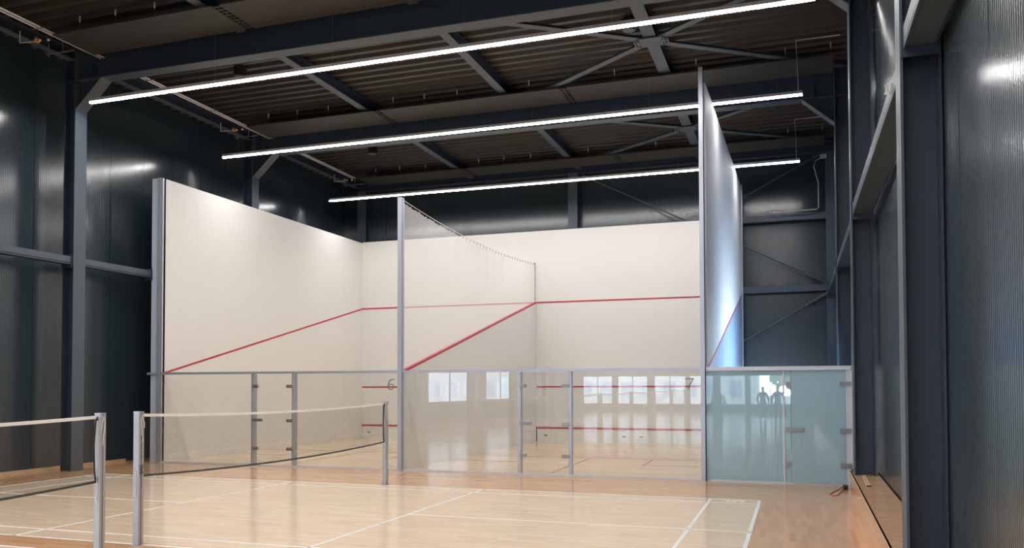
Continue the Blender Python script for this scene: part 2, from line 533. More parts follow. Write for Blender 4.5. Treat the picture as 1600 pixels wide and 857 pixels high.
# ------------------------------------------------------------------ raised timber ledge along the right wall
t = thing('wooden_ledge', 'long low boxed timber ledge running along the right wall at the foot of the columns', 'ledge', (9.0, -9.0, 0))
def skq(bm, x0, x1, y0, y1, z0, z1):
    return hexa(bm, [(xr(y0, x0), y0, z0), (xr(y0, x1), y0, z0), (xr(y1, x1), y1, z0), (xr(y1, x0), y1, z0),
                     (xr(y0, x0), y0, z1), (xr(y0, x1), y0, z1), (xr(y1, x1), y1, z1), (xr(y1, x0), y1, z1)])
XLG = 8.905
bm = B(); skq(bm, XLG, XLG + 0.03, -17.5, -1.65, 0, 0.412); obj('front_board', bm, M_LEDGE, t)
bm = B(); skq(bm, XLG - 0.006, 9.295, -17.5, -1.64, 0.412, 0.434); obj('top_board', bm, M_LEDGE, t)
bm = B(); skq(bm, XLG + 0.03, 9.295, -1.68, -1.65, 0, 0.412); obj('end_board', bm, M_LEDGE, t)
bm = B(); skq(bm, XLG - 0.014, XLG + 0.012, -17.5, -1.64, 0.424, 0.434); obj('nosing', bm, M_TRIM, t)
bm = B(); hexa(bm, [(9.05, -3.9, .435), (9.11, -3.9, .435), (9.14, -2.5, .435), (9.09, -2.5, .435), (9.05, -3.9, .45), (9.11, -3.9, .45), (9.14, -2.5, .45), (9.09, -2.5, .45)])
pk = thing('wooden_batten', 'thin loose wooden slat lying on top of the timber ledge', 'slat', (9.09, -3.2, .434))
obj('board', bm, M_TRIM, pk)
bm = B(); box(bm, 9.048, 9.112, -3.93, -3.90, .434, .452); obj('dark_end', bm, pbr('dark_end_grain', (0.12, 0.06, 0.04), 0.7), pk, label='dark brown end of the slat')

# ------------------------------------------------------------------ portal frames
def column(x_in, y, side, label, z1=None, group=None, yw=0.32, depth=0.31, z0=0.0):
    """x_in: room side face of the inner flange; side +1 = right wall"""
    z1 = z1 or 9.2
    xo = x_in + side * depth
    t = thing('steel_column', label, 'column', ((x_in + xo) / 2, y, z0), group)
    b_ = B(); box(b_, min(x_in, x_in + side * .022), max(x_in, x_in + side * .022), y - yw / 2, y + yw / 2, z0, z1)
    obj('inner_flange', b_, M_STEEL_LIT, t)
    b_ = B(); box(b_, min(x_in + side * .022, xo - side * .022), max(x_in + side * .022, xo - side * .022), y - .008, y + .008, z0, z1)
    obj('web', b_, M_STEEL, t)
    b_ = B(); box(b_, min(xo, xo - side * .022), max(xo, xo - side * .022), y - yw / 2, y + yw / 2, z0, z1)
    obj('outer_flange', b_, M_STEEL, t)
    b_ = B(); box(b_, min(x_in, xo) - .012, max(x_in, xo) + .012, y - yw / 2 - .012, y + yw / 2 + .012, 7.93 - .0, 7.955)
    return t
XCL, XCR = -6.75, 8.985
names = ['second', 'first']
for i, y in enumerate(FR):
    vis = i < 3
    gl = None if vis else 'columns along the left wall behind the camera'
    gr = None if vis else 'columns along the right wall behind the camera'
    ll = ['dark steel column on the left wall half hidden behind the top of the white squash side wall',
          'dark steel column on the left wall left of the tall white squash wall, floor to roof',
          'dark steel column on the left wall nearest the camera'][i] if vis else 'dark steel column on the left wall behind the camera'
    lr = ['slim dark steel column on the right wall farthest back, behind the frosted glass screen',
          'dark steel column on the right wall just right of the frosted glass door',
          'wide dark blue steel column nearest the camera on the right wall'][i] if vis else 'dark steel column on the right wall behind the camera'
    if i == 2: gl = 'columns along the left wall behind the camera'
    if i == 2: ll = 'dark steel column on the left wall behind the camera'
    column(XCL, y, -1, ll, group=gl)
    xi = {0: 9.045, 1: 8.99, 2: 8.985}.get(i, 8.98)
    column(xi, y, 1, lr, group=gr, z0=.434 if i in (1, 2, 3) else 0.0)
    # roof beam with knee haunches
    lb = ['deep dark blue roof beam spanning the hall above the second light strip',
          'deep dark blue roof beam spanning the hall above the nearest light strip'][i] if i < 2 else 'deep dark roof beam spanning the hall behind the camera'
    t = thing('roof_beam', lb, 'beam', (1.1, y, 8.5), None if i < 2 else 'roof beams behind the camera')
    xa, xb_ = XCL - 0.3, xi + 0.3
    H = 0.72
    def bar(zoff0, zoff1, w, nm, mat):
        b_ = B()
        hexa(b_, [(xa, y - w, zb(xa) + zoff0), (xb_, y - w, zb(xb_) + zoff0), (xb_, y + w, zb(xb_) + zoff0), (xa, y + w, zb(xa) + zoff0),
                  (xa, y - w, zb(xa) + zoff1), (xb_, y - w, zb(xb_) + zoff1), (xb_, y + w, zb(xb_) + zoff1), (xa, y + w, zb(xa) + zoff1)])
        obj(nm, b_, mat, t)
    bar(0, .022, .15, 'lower_flange', M_STEEL_LIT)
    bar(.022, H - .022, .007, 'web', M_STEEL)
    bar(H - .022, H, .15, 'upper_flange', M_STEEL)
    for side, xin, zl in ((-1, XCL, 7.95), (1, xi, 7.88)):
        s = -side
        dx = 0.70
        xt = xin + s * dx
        b_ = B()
        obox(b_, (xin, y, zl), (xt, y, zb(xt) + .01), .30, (0, 1, 0), .022, (1, 0, -s))
        obj('knee_flange', b_, M_STEEL_LIT, t)
        b_ = B()
        P_ = [(xin, zl), (xt, zb(xt)), (xin, zb(xin))]
        v0 = [b_.verts.new((p, y - .006, q)) for p, q in P_]; v1 = [b_.verts.new((p, y + .006, q)) for p, q in P_]
        b_.faces.new(v0); b_.faces.new(v1[::-1])
        for k in range(3): b_.faces.new((v0[k], v0[(k + 1) % 3], v1[(k + 1) % 3], v1[k]))
        obj('knee_web', b_, M_STEEL, t)
        b_ = B(); box(b_, xin + s * .42, xin + s * .44, y - .14, y + .14, zb(xin) + .02, zb(xin) + .33); obj('stiffener', b_, M_STEEL, t)
        for bx in (0.06, 0.2):
            b_ = B(); tube(b_, [(xin + side * bx, y - .02, zb(xin) - .06), (xin + side * bx, y - .045, zb(xin) - .06)], .016, 6)
            obj('bolt', b_, M_BRK, t)
        b_ = B(); box(b_, min(xin, xin + side * .31), max(xin, xin + side * .31), y - .16, y + .16, zb(xin) - .03, zb(xin)); obj('end_plate', b_, M_STEEL, t)

# back wall posts and frame
YC = 10.32
def back_post(x0, x1, label, nm='steel_column'):
    t = thing(nm, label, 'column', ((x0 + x1) / 2, YC, 0))
    b_ = B(); box(b_, x0, x1, YC - .15, YC - .13, 0, 8.9); obj('front_flange', b_, M_STEEL_LIT, t)
    b_ = B(); box(b_, (x0 + x1) / 2 - .008, (x0 + x1) / 2 + .008, YC - .13, YC + .13, 0, 8.9); obj('web', b_, M_STEEL, t)
    b_ = B(); box(b_, x0, x1, YC + .13, YC + .15, 0, 8.9); obj('rear_flange', b_, M_STEEL, t)
back_post(-6.86, -6.52, 'dark steel post of the back wall above the left corner of the squash front wall')
back_post(1.04, 1.36, 'dark steel post in the middle of the back wall above the squash front wall')
back_post(9.05, 9.35, 'dark steel post in the right rear corner of the hall where the brace rods meet')
bm = B(); ibeam(bm, (-6.9, YC - .02, 9.07), (9.35, YC - .02, 9.07), (0, 0, 1), .34, .22)
t = thing('eaves_beam', 'dark horizontal steel beam high along the back wall under the roof', 'beam', (1.2, YC, 8.9))
obj('beam', bm, M_STEEL, t)
for z, nm in ((4.78, 'grey horizontal steel rail at mid height on the back wall right of the squash courts'), (6.97, 'grey horizontal steel rail higher up on the back wall, with a cable run above it')):
    bm = B()
    ibeam(bm, (1.36, YC - .02, z), (9.05, YC - .02, z), (0, 1, 0), .22, .19)
    t = thing('wall_rail', nm, 'rail', (5.2, YC, z)); obj('rail', bm, M_STEEL_LIT, t)
def rod(p0, p1, label, r=.022, buckle=True):
    t = thing('brace_rod', label, 'brace', p0)
    bm = B(); tube(bm, [p0, p1], r, 8); obj('rod', bm, M_STEEL_LIT, t)
    a, c = Vector(p0), Vector(p1); d = (c - a).normalized()
    if buckle:
        bm = B()
        for k in range(4): tube(bm, [a + d * (.25 + k * .13), a + d * (.33 + k * .13)], r * 1.9, 8)
        obj('turnbuckle', bm, M_STEEL_LIT, t)
    bm = B(); obox(bm, a - d * .1, a + d * .22, .012, (0, 1, 0), .1, d.cross(Vector((0, 1, 0)))); obj('gusset', bm, M_STEEL, t)
YR = YC - .2
rod((9.07, YR, 4.9), (1.55, YR, 8.78), 'long diagonal brace rod on the back wall sloping down right to the corner post')
rod((9.07, YR, 4.6), (1.55, YR, 0.3), 'lower diagonal brace rod on the back wall above the frosted glass screen')
rod((9.0, YR - .07, 8.85), (1.55, YR - .07, 5.0), 'upper diagonal brace rod on the back wall rising right to the roof corner')

# wall girts (flat lying sections) along both sides
def girt(xa, xb_, y0, y1, z0, z1, label, sk=False, group=None, plate='near'):
    t = thing('wall_girt', label, 'girt', ((xa + xb_) / 2, (y0 + y1) / 2, z0), group)
    inner = xa if abs(xa) < abs(xb_) else xb_
    s = 1 if xb_ > 0 else -1
    b_ = B(); box(b_, min(inner, inner + s * .016), max(inner, inner + s * .016), y0, y1, z0, z1); obj('inner_flange', b_, M_STEEL_LIT, t)
    b_ = B(); box(b_, min(xa, xb_), max(xa, xb_), y0, y1, z0 + .02, z0 + .034); obj('web', b_, M_STEEL_LIT, t)
    o_ = xb_ if inner == xa else xa
    b_ = B(); box(b_, min(o_, o_ - s * .016), max(o_, o_ - s * .016), y0, y1, z0, z1); obj('outer_flange', b_, M_STEEL, t)
    for yy in (y0, y1 - .02):
        b_ = B(); box(b_, min(xa, xb_) - .02, max(xa, xb_) + .02, yy, yy + .02, z0 - .07, z1 + .05); obj('end_plate', b_, M_STEEL, t)
    for yy in (y0 - .02, y1):
        for xx in (min(xa, xb_) + .05, max(xa, xb_) - .05):
            b_ = B(); tube(b_, [(xx, yy, z0 - .035), (xx, yy + .02, z0 - .035)], .018, 6)
            obj('bolt', b_, M_BRK, t)
girt(-6.80, -7.04, FR[1] + .17, -0.03, 4.52, 4.69, 'grey horizontal steel girt at mid height between the left column and the white squash wall')
girt(-6.80, -7.04, FR[2] + .17, FR[1] - .17, 4.52, 4.69, 'grey horizontal steel girt at mid height on the left wall running off the left edge')
girt(-6.80, -7.04, FR[3] + .17, FR[2] - .17, 4.52, 4.69, 'grey horizontal steel girt on the left wall behind the camera')
girt(9.05, 9.30, FR[1] + .17, FR[0] - .17, 4.50, 4.67, 'grey horizontal steel girt at mid height on the right wall behind the frosted glass screen')
girt(9.06, 9.33, FR[0] + .17, YC - .16, 4.50, 4.67, 'grey horizontal steel girt at the rear end of the right wall meeting the corner post')
girt(9.01, 9.29, FR[2] + .17, FR[1] - .17, 4.50, 4.67, 'grey horizontal steel girt between the two big columns on the right wall')
girt(9.01, 9.26, FR[3] + .17, FR[2] - .17, 4.62, 4.80, 'grey steel girt bolted to the near side of the wide right column, top right')

# purlins between the frames
PX = [-6.86, -2.40, 1.42, 5.37]
def purl(x, ya, yb2, label, w=.2, group=None, par=None):
    t = thing('roof_purlin', label, 'purlin', (x, (ya + yb2) / 2, 9.02), group)
    bm = B(); box(bm, x - w / 2, x + w / 2, ya, yb2, 9.02, 9.038); obj('lower_flange', bm, M_STEEL_LIT, t)
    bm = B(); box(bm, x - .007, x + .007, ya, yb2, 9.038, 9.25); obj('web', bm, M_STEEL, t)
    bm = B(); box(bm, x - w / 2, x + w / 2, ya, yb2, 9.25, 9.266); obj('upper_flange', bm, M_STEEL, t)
pos = ['beside the left wall pipes', 'second from the left', 'in the middle of the roof', 'carrying the star shaped bracing plate']
bays = [(FR[1] + .16, FR[0] - .16, 'between the two nearest roof beams'), (FR[0] + .16, YC - .15, 'in the rear roof bay'), (FR[2] + .16, FR[1] - .16, 'in front of the nearest roof beam')]
for (a, c, bl) in bays:
    for x, pl in zip(PX, pos):
        purl(x, a, c, 'steel roof purlin %s, %s' % (bl, pl), w=.26 if x > 5 else .2)
for j in range(2, len(FR) - 1):
    for x in PX: purl(x, FR[j + 1] + .16, FR[j] - .16, 'steel roof purlin behind the camera', group='roof purlins behind the camera')

def star(ya, yb2, where):
    xc, yc = 5.37, (ya + yb2) / 2 - .1
    t = thing('star_bracing', 'steel star bracing with bolted centre plate, ' + where, 'bracing', (xc, yc, 8.99))
    for (x, y) in ((1.5, ya + .1), (1.5, yb2 - .25), (9.2, ya + .1), (9.2, yb2 - .25)):
        b_ = B(); d = Vector((x - xc, y - yc, 0)).normalized()
        obox(b_, Vector((xc, yc, 9.006)) + d * .22, (x, y, 9.006), .165, (-d.y, d.x, 0), .012, (0, 0, 1))
        obox(b_, Vector((xc, yc, 9.05)) + d * .22, (x, y, 9.05), .012, (-d.y, d.x, 0), .08, (0, 0, 1))
        obj('brace_arm', b_, M_STEEL_LIT, t)
    b_ = B()
    pts = [(-.36, -.10), (-.24, -.22), (.24, -.22), (.36, -.10), (.36, .10), (.24, .22), (-.24, .22), (-.36, .10)]
    v0 = [b_.verts.new((xc + p, yc + q, 8.984)) for p, q in pts]; v1 = [b_.verts.new((xc + p, yc + q, 8.998)) for p, q in pts]
    b_.faces.new(v0[::-1]); b_.faces.new(v1)
    for k in range(8): b_.faces.new((v0[k], v0[(k + 1) % 8], v1[(k + 1) % 8], v1[k]))
    obj('centre_plate', b_, M_STEEL_LIT, t)
    for sx in (-1, 1):
        for sy in (-1, 1):
            for (p, q) in ((.24, .10), (.30, .12), (.25, .17), (.31, .055)):
                b_ = B(); tube(b_, [(xc + sx * p, yc + sy * q, 8.970), (xc + sx * p, yc + sy * q, 8.984)], .015, 6)
                obj('bolt', b_, M_BLACK, t)
star(FR[1] + .16, FR[0] - .3, 'in front of the second roof beam')
star(FR[0] + .16, YC - .5, 'in the rear roof bay behind the tall post')

# radiant heating panels hung in front of each beam
def radiant(y0, y1, label, group=None, detail=True):
    t = thing('radiant_panel', label, 'ceiling panel', (1.4, (y0 + y1) / 2, 8.96), group)
    x0, x1 = -5.98, 9.0
    vents = [-2.02, 2.95] if detail else []
    b_ = B(); n = 18; w = (y1 - y0) / n
    prof = []
    for k in range(n):
        prof += [(0, y0 + k * w, 8.935), (0, y0 + k * w + w * .75, 8.935), (0, y0 + k * w + w * .8, 8.942), (0, y0 + (k + 1) * w - .001, 8.942)]
    edges = [x0] + [v for q in vents for v in (q - .09, q + .09)] + [x1]
    for k in range(0, len(edges), 2):
        prism_profile(b_, prof, 'x', edges[k], edges[k + 1])
    for k in range(0, len(edges), 2):
        box(b_, edges[k], edges[k + 1], y0, y1, 8.946, 8.966)
    obj('panel', b_, M_RADP, t)
    for q in vents:
        b_ = B()
        for k in range(9):
            yy = y0 + .05 + k * (y1 - y0 - .1) / 8.5
            box(b_, q - .09, q + .09, yy, yy + .025, 8.936, 8.96)
        box(b_, q - .012, q + .012, y0, y1, 8.933, 8.936)
        obj('joint_grille', b_, M_RADP, t)
    if detail:
        for hx in (-5.3, -4.4, -3.45, -1.55, -.68, .22, 2.1, 4.2, 6.08, 8.0, 8.93):
            b_ = B(); tube(b_, [(hx, y0 + .03, 8.966), (hx, y0 + .03, 9.262)], .004, 5)
            h = obj('hanger_wire', b_, M_BRK, t)
            b_ = B(); tube(b_, [(hx, y0 + .03, 9.12), (hx, y0 + .03, 9.24)], .016, 6)
            obj('turnbuckle', b_, M_PIPE, h)
radiant(2.55, 3.62, 'long grey radiant heating panel hung under the roof before the second roof beam')
radiant(-3.72, -2.65, 'long grey radiant heating panel hung under the roof before the nearest roof beam')
radiant(8.62, 9.6, 'long grey radiant heating panel hung under the roof at the back wall')
for y in FR[2:]:
    radiant(y - 1.45, y - .4, 'grey radiant heating panel behind the camera', 'radiant panels behind the camera', False)

# heating pipes on the left
t = thing('heating_pipes', 'pair of thin shiny heating pipes high along the left wall', 'pipe', (-6.1, -4, 9.1))
for dx in (-.05, .05):
    bm = B(); tube(bm, [(-6.02 + dx, -16, 9.05), (-6.28 + dx, 8.9, 9.05)], .02, 8); obj('pipe', bm, M_PIPE, t)
for yy in (-5.2, -3.9, -0.9, 1.4, 5.2, 7.7):
    bm = B(); tube(bm, [(-6.13, yy, 9.03), (-6.13, yy, ZD)], .006, 5); tube(bm, [(-6.3, yy, 9.03), (-5.98, yy, 9.03)], .01, 5); obj('hanger', bm, M_BRK, t)
for (yy, lab) in ((-3.25, 'above the left column'), (3.0, 'before the second roof beam'), (8.95, 'in the rear left roof corner')):
    v = thing('valve_group', 'small cluster of pipe brackets with a brass valve, ' + lab, 'valve', (-6.2, yy, 8.8))
    bm = B()
    tube(bm, [(-6.75, yy - .55, 9.1), (-6.75, yy - .55, 8.86), (-6.5, yy - .5, 8.86)], .012, 6); obj('branch_pipe', bm, M_PIPE, v)
    bm = B()
    tube(bm, [(-6.75, yy + .1, 8.86), (-6.0, yy + .1, 8.86)], .014, 6)
    tube(bm, [(-6.7, yy + .1, 8.8), (-6.7, yy + .1, 9.1)], .012, 6); tube(bm, [(-6.32, yy + .1, 8.86), (-6.32, yy + .1, 9.1)], .012, 6)
    obj('bracket', bm, M_BRK, v)
    bm = B(); tube(bm, [(-6.45, yy - .5, 8.86), (-6.35, yy - .5, 8.92), (-6.27, yy - .5, 8.86)], .03, 8); tube(bm, [(-6.38, yy - .55, 8.86), (-6.38, yy - .43, 8.86)], .022, 8)
    obj('valve_body', bm, M_BRASS, v)
    bm = B(); bmesh.ops.create_icosphere(bm, subdivisions=2, radius=.03, matrix=Matrix.Translation((-6.16, yy - .4, 8.9))); obj('cap', bm, M_PIPE, v, smooth=True)

# small round fittings under the deck
for (x, y, lab) in ((5.02, .1, 'beside the star bracing'), (-4.0, -.35, 'above the nearest light strip at left'), (-4.2, 6.4, 'behind the second roof beam')):
    t = thing('ceiling_speaker', 'small dark round fitting under the roof, ' + lab, 'fitting', (x, y, 9.05))
    bm = B(); tube(bm, [(x, y, 9.05), (x, y, 9.27)], .15, 20); obj('body', bm, M_BLACK, t)
    bm = B(); tube(bm, [(x, y, 9.03), (x, y, 9.052)], .115, 20); obj('grille', bm, M_STEEL_LIT, t)

# ------------------------------------------------------------------ linear LED lights
def led(x0, x1, y, z, label, group=None, conduit=True, detail=True):
    t = thing('linear_light', label, 'light', ((x0 + x1) / 2, y, z), group)
    b_ = B(); box(b_, x0, x1, y - .04, y + .04, z + .035, z + .095); obj('housing', b_, M_HOUS, t)
    b_ = B(); box(b_, x0 + .004, x1 - .004, y - .036, y + .036, z, z + .036)
    for f in b_.faces:
        f.normal_update()
        f.material_index = 0 if f.normal.z < -.9 else 1
    obj('diffuser', b_, [M_LED, M_LEDS], t)
    if detail:
        k = x0 + .5
        while k < x1:
            b_ = B(); tube(b_, [(k, y, z + .095), (k, y, 9.262)], .0015, 5); obj('suspension_wire', b_, M_BRK, t)
            k += 2.75
    if conduit:
        b_ = B(); tube(b_, [(x1 - .08, y + .02, z + .09), (x1 - .12, y + .02, 9.2), (9.1, y + .02, 9.2)], .012, 6)
        obj('cable_conduit', b_, M_PIPE, t)
led(-6.30, 8.50, -2.44, 8.0, 'nearest and longest of the three white linear lights crossing the ceiling')
led(-6.42, 8.34, 2.13, 8.0, 'middle of the three white linear lights crossing the ceiling')
led(-6.50, 8.31, 7.68, 8.0, 'rearmost of the three white linear lights, crossing above the squash courts')
for y in (-7.3, -11.9, -16.5, -21.5, -26.5, -31.5, -36.5):
    led(-6.3, 8.4, y, 8.0, 'white linear light over the badminton courts behind the camera', 'linear lights behind the camera', False, False)

# cable run with a small box in the rear right corner
t = thing('junction_box', 'small white junction box with a cable drop high in the rear right corner', 'junction box', (8.95, 9.6, 8.4))
bm = B(); box(bm, 8.90, 9.08, 9.9, 9.98, 8.62, 8.74); obj('box', bm, M_ALUW, t)
bm = B(); tube(bm, [(8.93, 9.95, 8.66), (8.78, 9.95, 8.58), (8.72, 9.95, 8.4), (8.80, 9.95, 8.05), (8.84, 9.95, 7.9), (8.84, 9.95, 7.16), (8.79, 9.95, 7.11), (7.45, 9.95, 7.09), (7.45, 9.95, 7.16)], .014, 6); obj('conduit', bm, M_PIPE, t)
bm = B(); tube(bm, [(8.9, 9.95, 8.64), (8.3, 9.95, 8.63), (8.3, 9.95, 8.9)], .008, 6); obj('cable', bm, M_BLACK, t)

# ------------------------------------------------------------------ squash court walls
ZF = 6.98
def panel_seams(bm, x, y0, y1, z0, z1, step=1.22):
    pass
# left side wall
t = thing('squash_side_wall', 'tall white squash side wall at the left with red sloping out line', 'wall', (-6.6, 4.9, 0))
ZL = 6.95
bm = B(); k = 0.0
while k < D - .01:
    e = min(D, k + 1.22); box(bm, -6.60, -6.47, k + .0015, e, 0, ZL); k = e
obj('panel', bm, M_COURT, t)
def slant_line(x0, x1, par, yb3=D, dy=.05, nm='out_line', y0s=.05):
    b_ = B()
    z0a, z1a = 2.135, 4.57
    xx0, xx1 = (x0, x1) if not isinstance(x0, tuple) else (x0, x1)
    hexa(b_, [(x0[0], y0s, z0a), (x1[0], y0s, z0a), (x1[1], yb3, z1a), (x0[1], yb3, z1a),
              (x0[0], y0s, z0a + dy), (x1[0], y0s, z0a + dy), (x1[1], yb3, z1a + dy), (x0[1], yb3, z1a + dy)])
    obj(nm, b_, M_RED, par)
slant_line((-6.475, -6.475), (-6.464, -6.464), t, y0s=0.0)
bm = B(); box(bm, -6.83, -6.645, 0.0, D, 0, ZL + .02); obj('edge_board', bm, M_CLAD, t, label='pale grey-blue edge board')
bm = B(); box(bm, -6.645, -6.61, 0.03, D, 0, ZL); obj('gap_strip', bm, M_DARKGAP, t)  # dark strip set where there is only a shaded gap
bm = B(); box(bm, -6.61, -6.545, -.06, 0.06, 0, ZL + .01); box(bm, -6.54, -6.47, -.045, 0.06, 0, ZL); obj('end_profile', bm, M_ALU, t)
# front walls
for (a, c, lab, n) in ((-6.47, -.07, 'white front wall of the left squash court with red lines', 6), (.03, 6.40, 'white front wall of the right squash court with red lines', 7)):
    t = thing('squash_front_wall', lab, 'wall', ((a + c) / 2, D + .07, 0))
    bm = B()
    box(bm, a + (.0 if n == 6 else -.10), c, D, D + .14, .48, ZF); obj('panel', bm, M_COURT, t)
    for z, nm in ((4.57, 'out_line'), (1.78, 'service_line')):
        bm = B(); box(bm, a, c, D - .006, D + .005, z, z + .05); obj(nm, bm, M_RED, t)
    bm = B(); box(bm, a + .01, c - .01, D - .02, D + .1, 0, .425); tin = obj('tin', bm, M_COURT, t)
    bm = B(); box(bm, a + .005, c - .005, D - .035, D + .1, .425, .475); obj('tin_rail', bm, M_RED, t)
    for hx in ([a + .22, c - .5] if n == 6 else [a + .24, a + 2.85, a + 3.4]):
        bm = B(); box(bm, hx, hx + .12, D - .026, D - .02, .19, .22); obj('tin_latch', bm, M_BLACK, tin)
# low divider with netting on top
t = thing('court_divider', 'low white wall between the two squash courts with sloping red top line', 'divider', (-.02, 4.9, 0))
bm = B()
x0, x1 = -.065, .015
hexa(bm, [(x0, .05, 0), (x1, .05, 0), (x1, D - .04, 0), (x0, D - .04, 0), (x0, .05, 2.15), (x1, .05, 2.15), (x1, D - .04, 4.56), (x0, D - .04, 4.56)])
obj('panel', bm, M_COURT, t)
slant_line((-.068, -.068), (.022, .022), t)
t = thing('divider_net', 'translucent white mesh netting above the low squash divider, scalloped top edge on a cable', 'net', (-.02, 0.0, 2.2))
def ztop(y): return 5.95 - .04 * y / D - .20 * (1 - (2 * y / D - 1) ** 2)
bm = B(); n = 120; prev = None
for k in range(n + 1):
    y = .08 + (D - .1) * k / n
    scal = .035 * abs(math.sin(math.pi * k / 2.5)) + .03
    zlo = 2.19 + (4.62 - 2.19) * y / D
    wob = .012 * math.sin(y * 9)
    a = bm.verts.new((-.02 + wob * .3, y, zlo)); b2 = bm.verts.new((-.02 + wob, y, ztop(y) - scal))
    if prev: bm.faces.new((prev[0], a, b2, prev[1]))
    prev = (a, b2)
obj('mesh', bm, M_DNET, t)
bm = B(); tube(bm, [(-.02, .05 + (D - .05) * k / 24, ztop((D) * k / 24)) for k in range(25)], .007, 6); obj('top_cable', bm, M_PIPE, t)
for k in range(40):
    y = .1 + (D - .2) * k / 39
    bm = B(); tube(bm, [(-.02, y, ztop(y)), (-.02, y + .01, ztop(y) - .07)], .006, 5); obj('clip', bm, M_BLACK, t)
bm = B(); tube(bm, [(-.02, D - .03, 4.65), (-.02, D - .03, 5.93)], .010, 6)
for z in (4.75, 5.1, 5.4, 5.7, 5.9): tube(bm, [(-.02, D - .03, z), (-.02, D - .005, z)], .02, 6)
obj('side_cord', bm, M_BRK, t)

# tall right side wall
t = thing('squash_side_wall', 'very tall white squash side wall right of the courts, seen nearly edge on', 'wall', (6.46, 4.9, 0))
hn, hf = 7.76, 8.0
def wl(y, lo, hi): # outer face skew
    return lo
def slab(bm, xi0, xi1, xo0, xo1, z0f, z1f):
    a, c = .05, D + .05
    hexa(bm, [(xi0, a, z0f(a)), (xo0, a, z0f(a)), (xo1, c, z0f(c)), (xi1, c, z0f(c)), (xi0, a, z1f(a)), (xo0, a, z1f(a)), (xo1, c, z1f(c)), (xi1, c, z1f(c))])
top = lambda y: hn + (hf - hn) * y / D
mid = lambda y: 2.14 + (4.57 - 2.14) * y / D
bm = B(); slab(bm, 6.40, 6.44, 6.525, 6.60, mid, top); obj('upper_panel', bm, M_COURTG, t)
bm = B(); slab(bm, 6.40, 6.44, 6.525, 6.60, lambda y: 0, mid); obj('lower_panel', bm, M_COURTB, t, label='bluish lower panel')
slant_line((6.39, 6.43), (6.533, 6.608), t)
bm = B(); box(bm, 6.44, 6.64, D + .05, D + .1, 0, hf + .01); obj('end_profile', bm, M_ALU, t)

# end posts
def post(x0, x1, z, label, xg):
    t = thing('court_post', label, 'post', ((x0 + x1) / 2, -.02, 0))
    b_ = B(); box(b_, x0, x1, -.09, -.045, 0, z); box(b_, x0 + .006, x1 - .012, -.045, -.03, 0, z); box(b_, x0, x1 - .004, -.03, .045, 0, z)
    obj('profile', b_, M_ALU, t)
    b_ = B(); box(b_, x1 - .004, x1 + .006, -.028, .045, 0, z); obj('side_strip', b_, M_DARKGAP if xg else M_ALU, t)  # thin strip on the side face, dark on the right post only
post(-.075, .015, 5.98, 'slim aluminium post between the two squash courts holding the divider net', 0)
post(6.405, 6.485, 8.04, 'tallest aluminium post at the end of the right squash wall', 1)

# ------------------------------------------------------------------ glass back walls
ZR = 2.13
def pane(par, x0, x1, z0=.03, z1=ZR, y=-.01, mat=None, nm='glass_pane', lab=None):
    b_ = B(); box(b_, x0, x1, y - .006, y + .006, z0, z1)
    return obj(nm, b_, mat or M_GLASS, par, label=lab)
def fitting(par, x0, x1, zc, h=.07, nm='hinge', y0=-.035, y1=.02, mat=None):
    b_ = B(); box(b_, x0, x1, y0, y1, zc - h / 2, zc + h / 2)
    box(b_, x0 + .012, x1 - .012, y0 - .006, y0, zc - h / 2 + .012, zc + h / 2 - .012)
    return obj(nm, b_, mat or M_BRK, par)
def fin(par, x0, x1):
    b_ = B(); box(b_, x0, x1, .0, .13, 0.0, ZR); box(b_, x0 - .01, x1 + .01, -.02, .0, 0.0, ZR); obj('mullion', b_, M_ALU, par)
def rail(par, x0, x1, mat=M_ALU, z0=ZR, z1=ZR + .055):
    b_ = B(); box(b_, x0, x1, -.05, .045, z0, z1); obj('top_rail', b_, mat, par)
    b_ = B(); box(b_, x0, x1, -.022, .008, 0.0, .03); obj('floor_channel', b_, M_ALUW, par)
def gwall(xa, xb_, p1, p2, label):
    t = thing('glass_wall', label, 'glass wall', ((xa + xb_) / 2, 0, 0))
    rail(t, xa, xb_)
    fin(t, *p1); fin(t, *p2)
    pane(t, xa, p1[0]); pane(t, p2[1], xb_)
    g = pane(t, p1[1], p1[1] + .075)
    d = pane(t, p1[1] + .08, p2[0] - .035, .045, ZR - .015, nm='door', lab='frameless glass door')
    g2 = pane(t, p2[0] - .03, p2[0])
    for z in (1.84, .40):
        fitting(d, p1[1] - .01, p1[1] + .125, z, nm='hinge')
    for z in (1.84, 1.05, .40):
        fitting(d, p2[0] - .15, p2[0] + .012, z, nm='hinge')
    l = fitting(d, p1[1] - .02, p1[1] + .24, 1.06, .065, nm='latch')
    b_ = B(); tube(b_, [(p1[1] + .08, -.06, 1.06), (p1[1] + .08, -.04, 1.06)], .018, 10); tube(b_, [(p1[1] + .14, -.06, 1.04), (p1[1] + .21, -.06, 1.04)], .010, 8)
    return t
gw6 = gwall(-6.47, -.075, (-3.885, -3.84), (-2.785, -2.74), 'clear glass back wall of the left squash court marked 6, with a glass door')
gw7 = gwall(.015, 6.405, (2.675, 2.72), (3.765, 3.81), 'clear glass back wall of the right squash court marked 7, with a glass door')
bm = B(); box(bm, -6.90, -6.47, -.05, .0, ZR, ZR + .055)
obj('rail_end', bm, M_ALU, gw6)
def stroke(pts, w, y=-.022):
    b_ = B()
    P3 = [Vector((p[0], y, p[1])) for p in pts]
    for i in range(len(P3) - 1):
        a, c = P3[i], P3[i + 1]; d = (c - a).normalized()
        obox(b_, a - d * w * .35, c + d * w * .35, w, d.cross(Vector((0, 1, 0))), .004, (0, 1, 0))
    return b_
cx, cz = -.262, 1.84
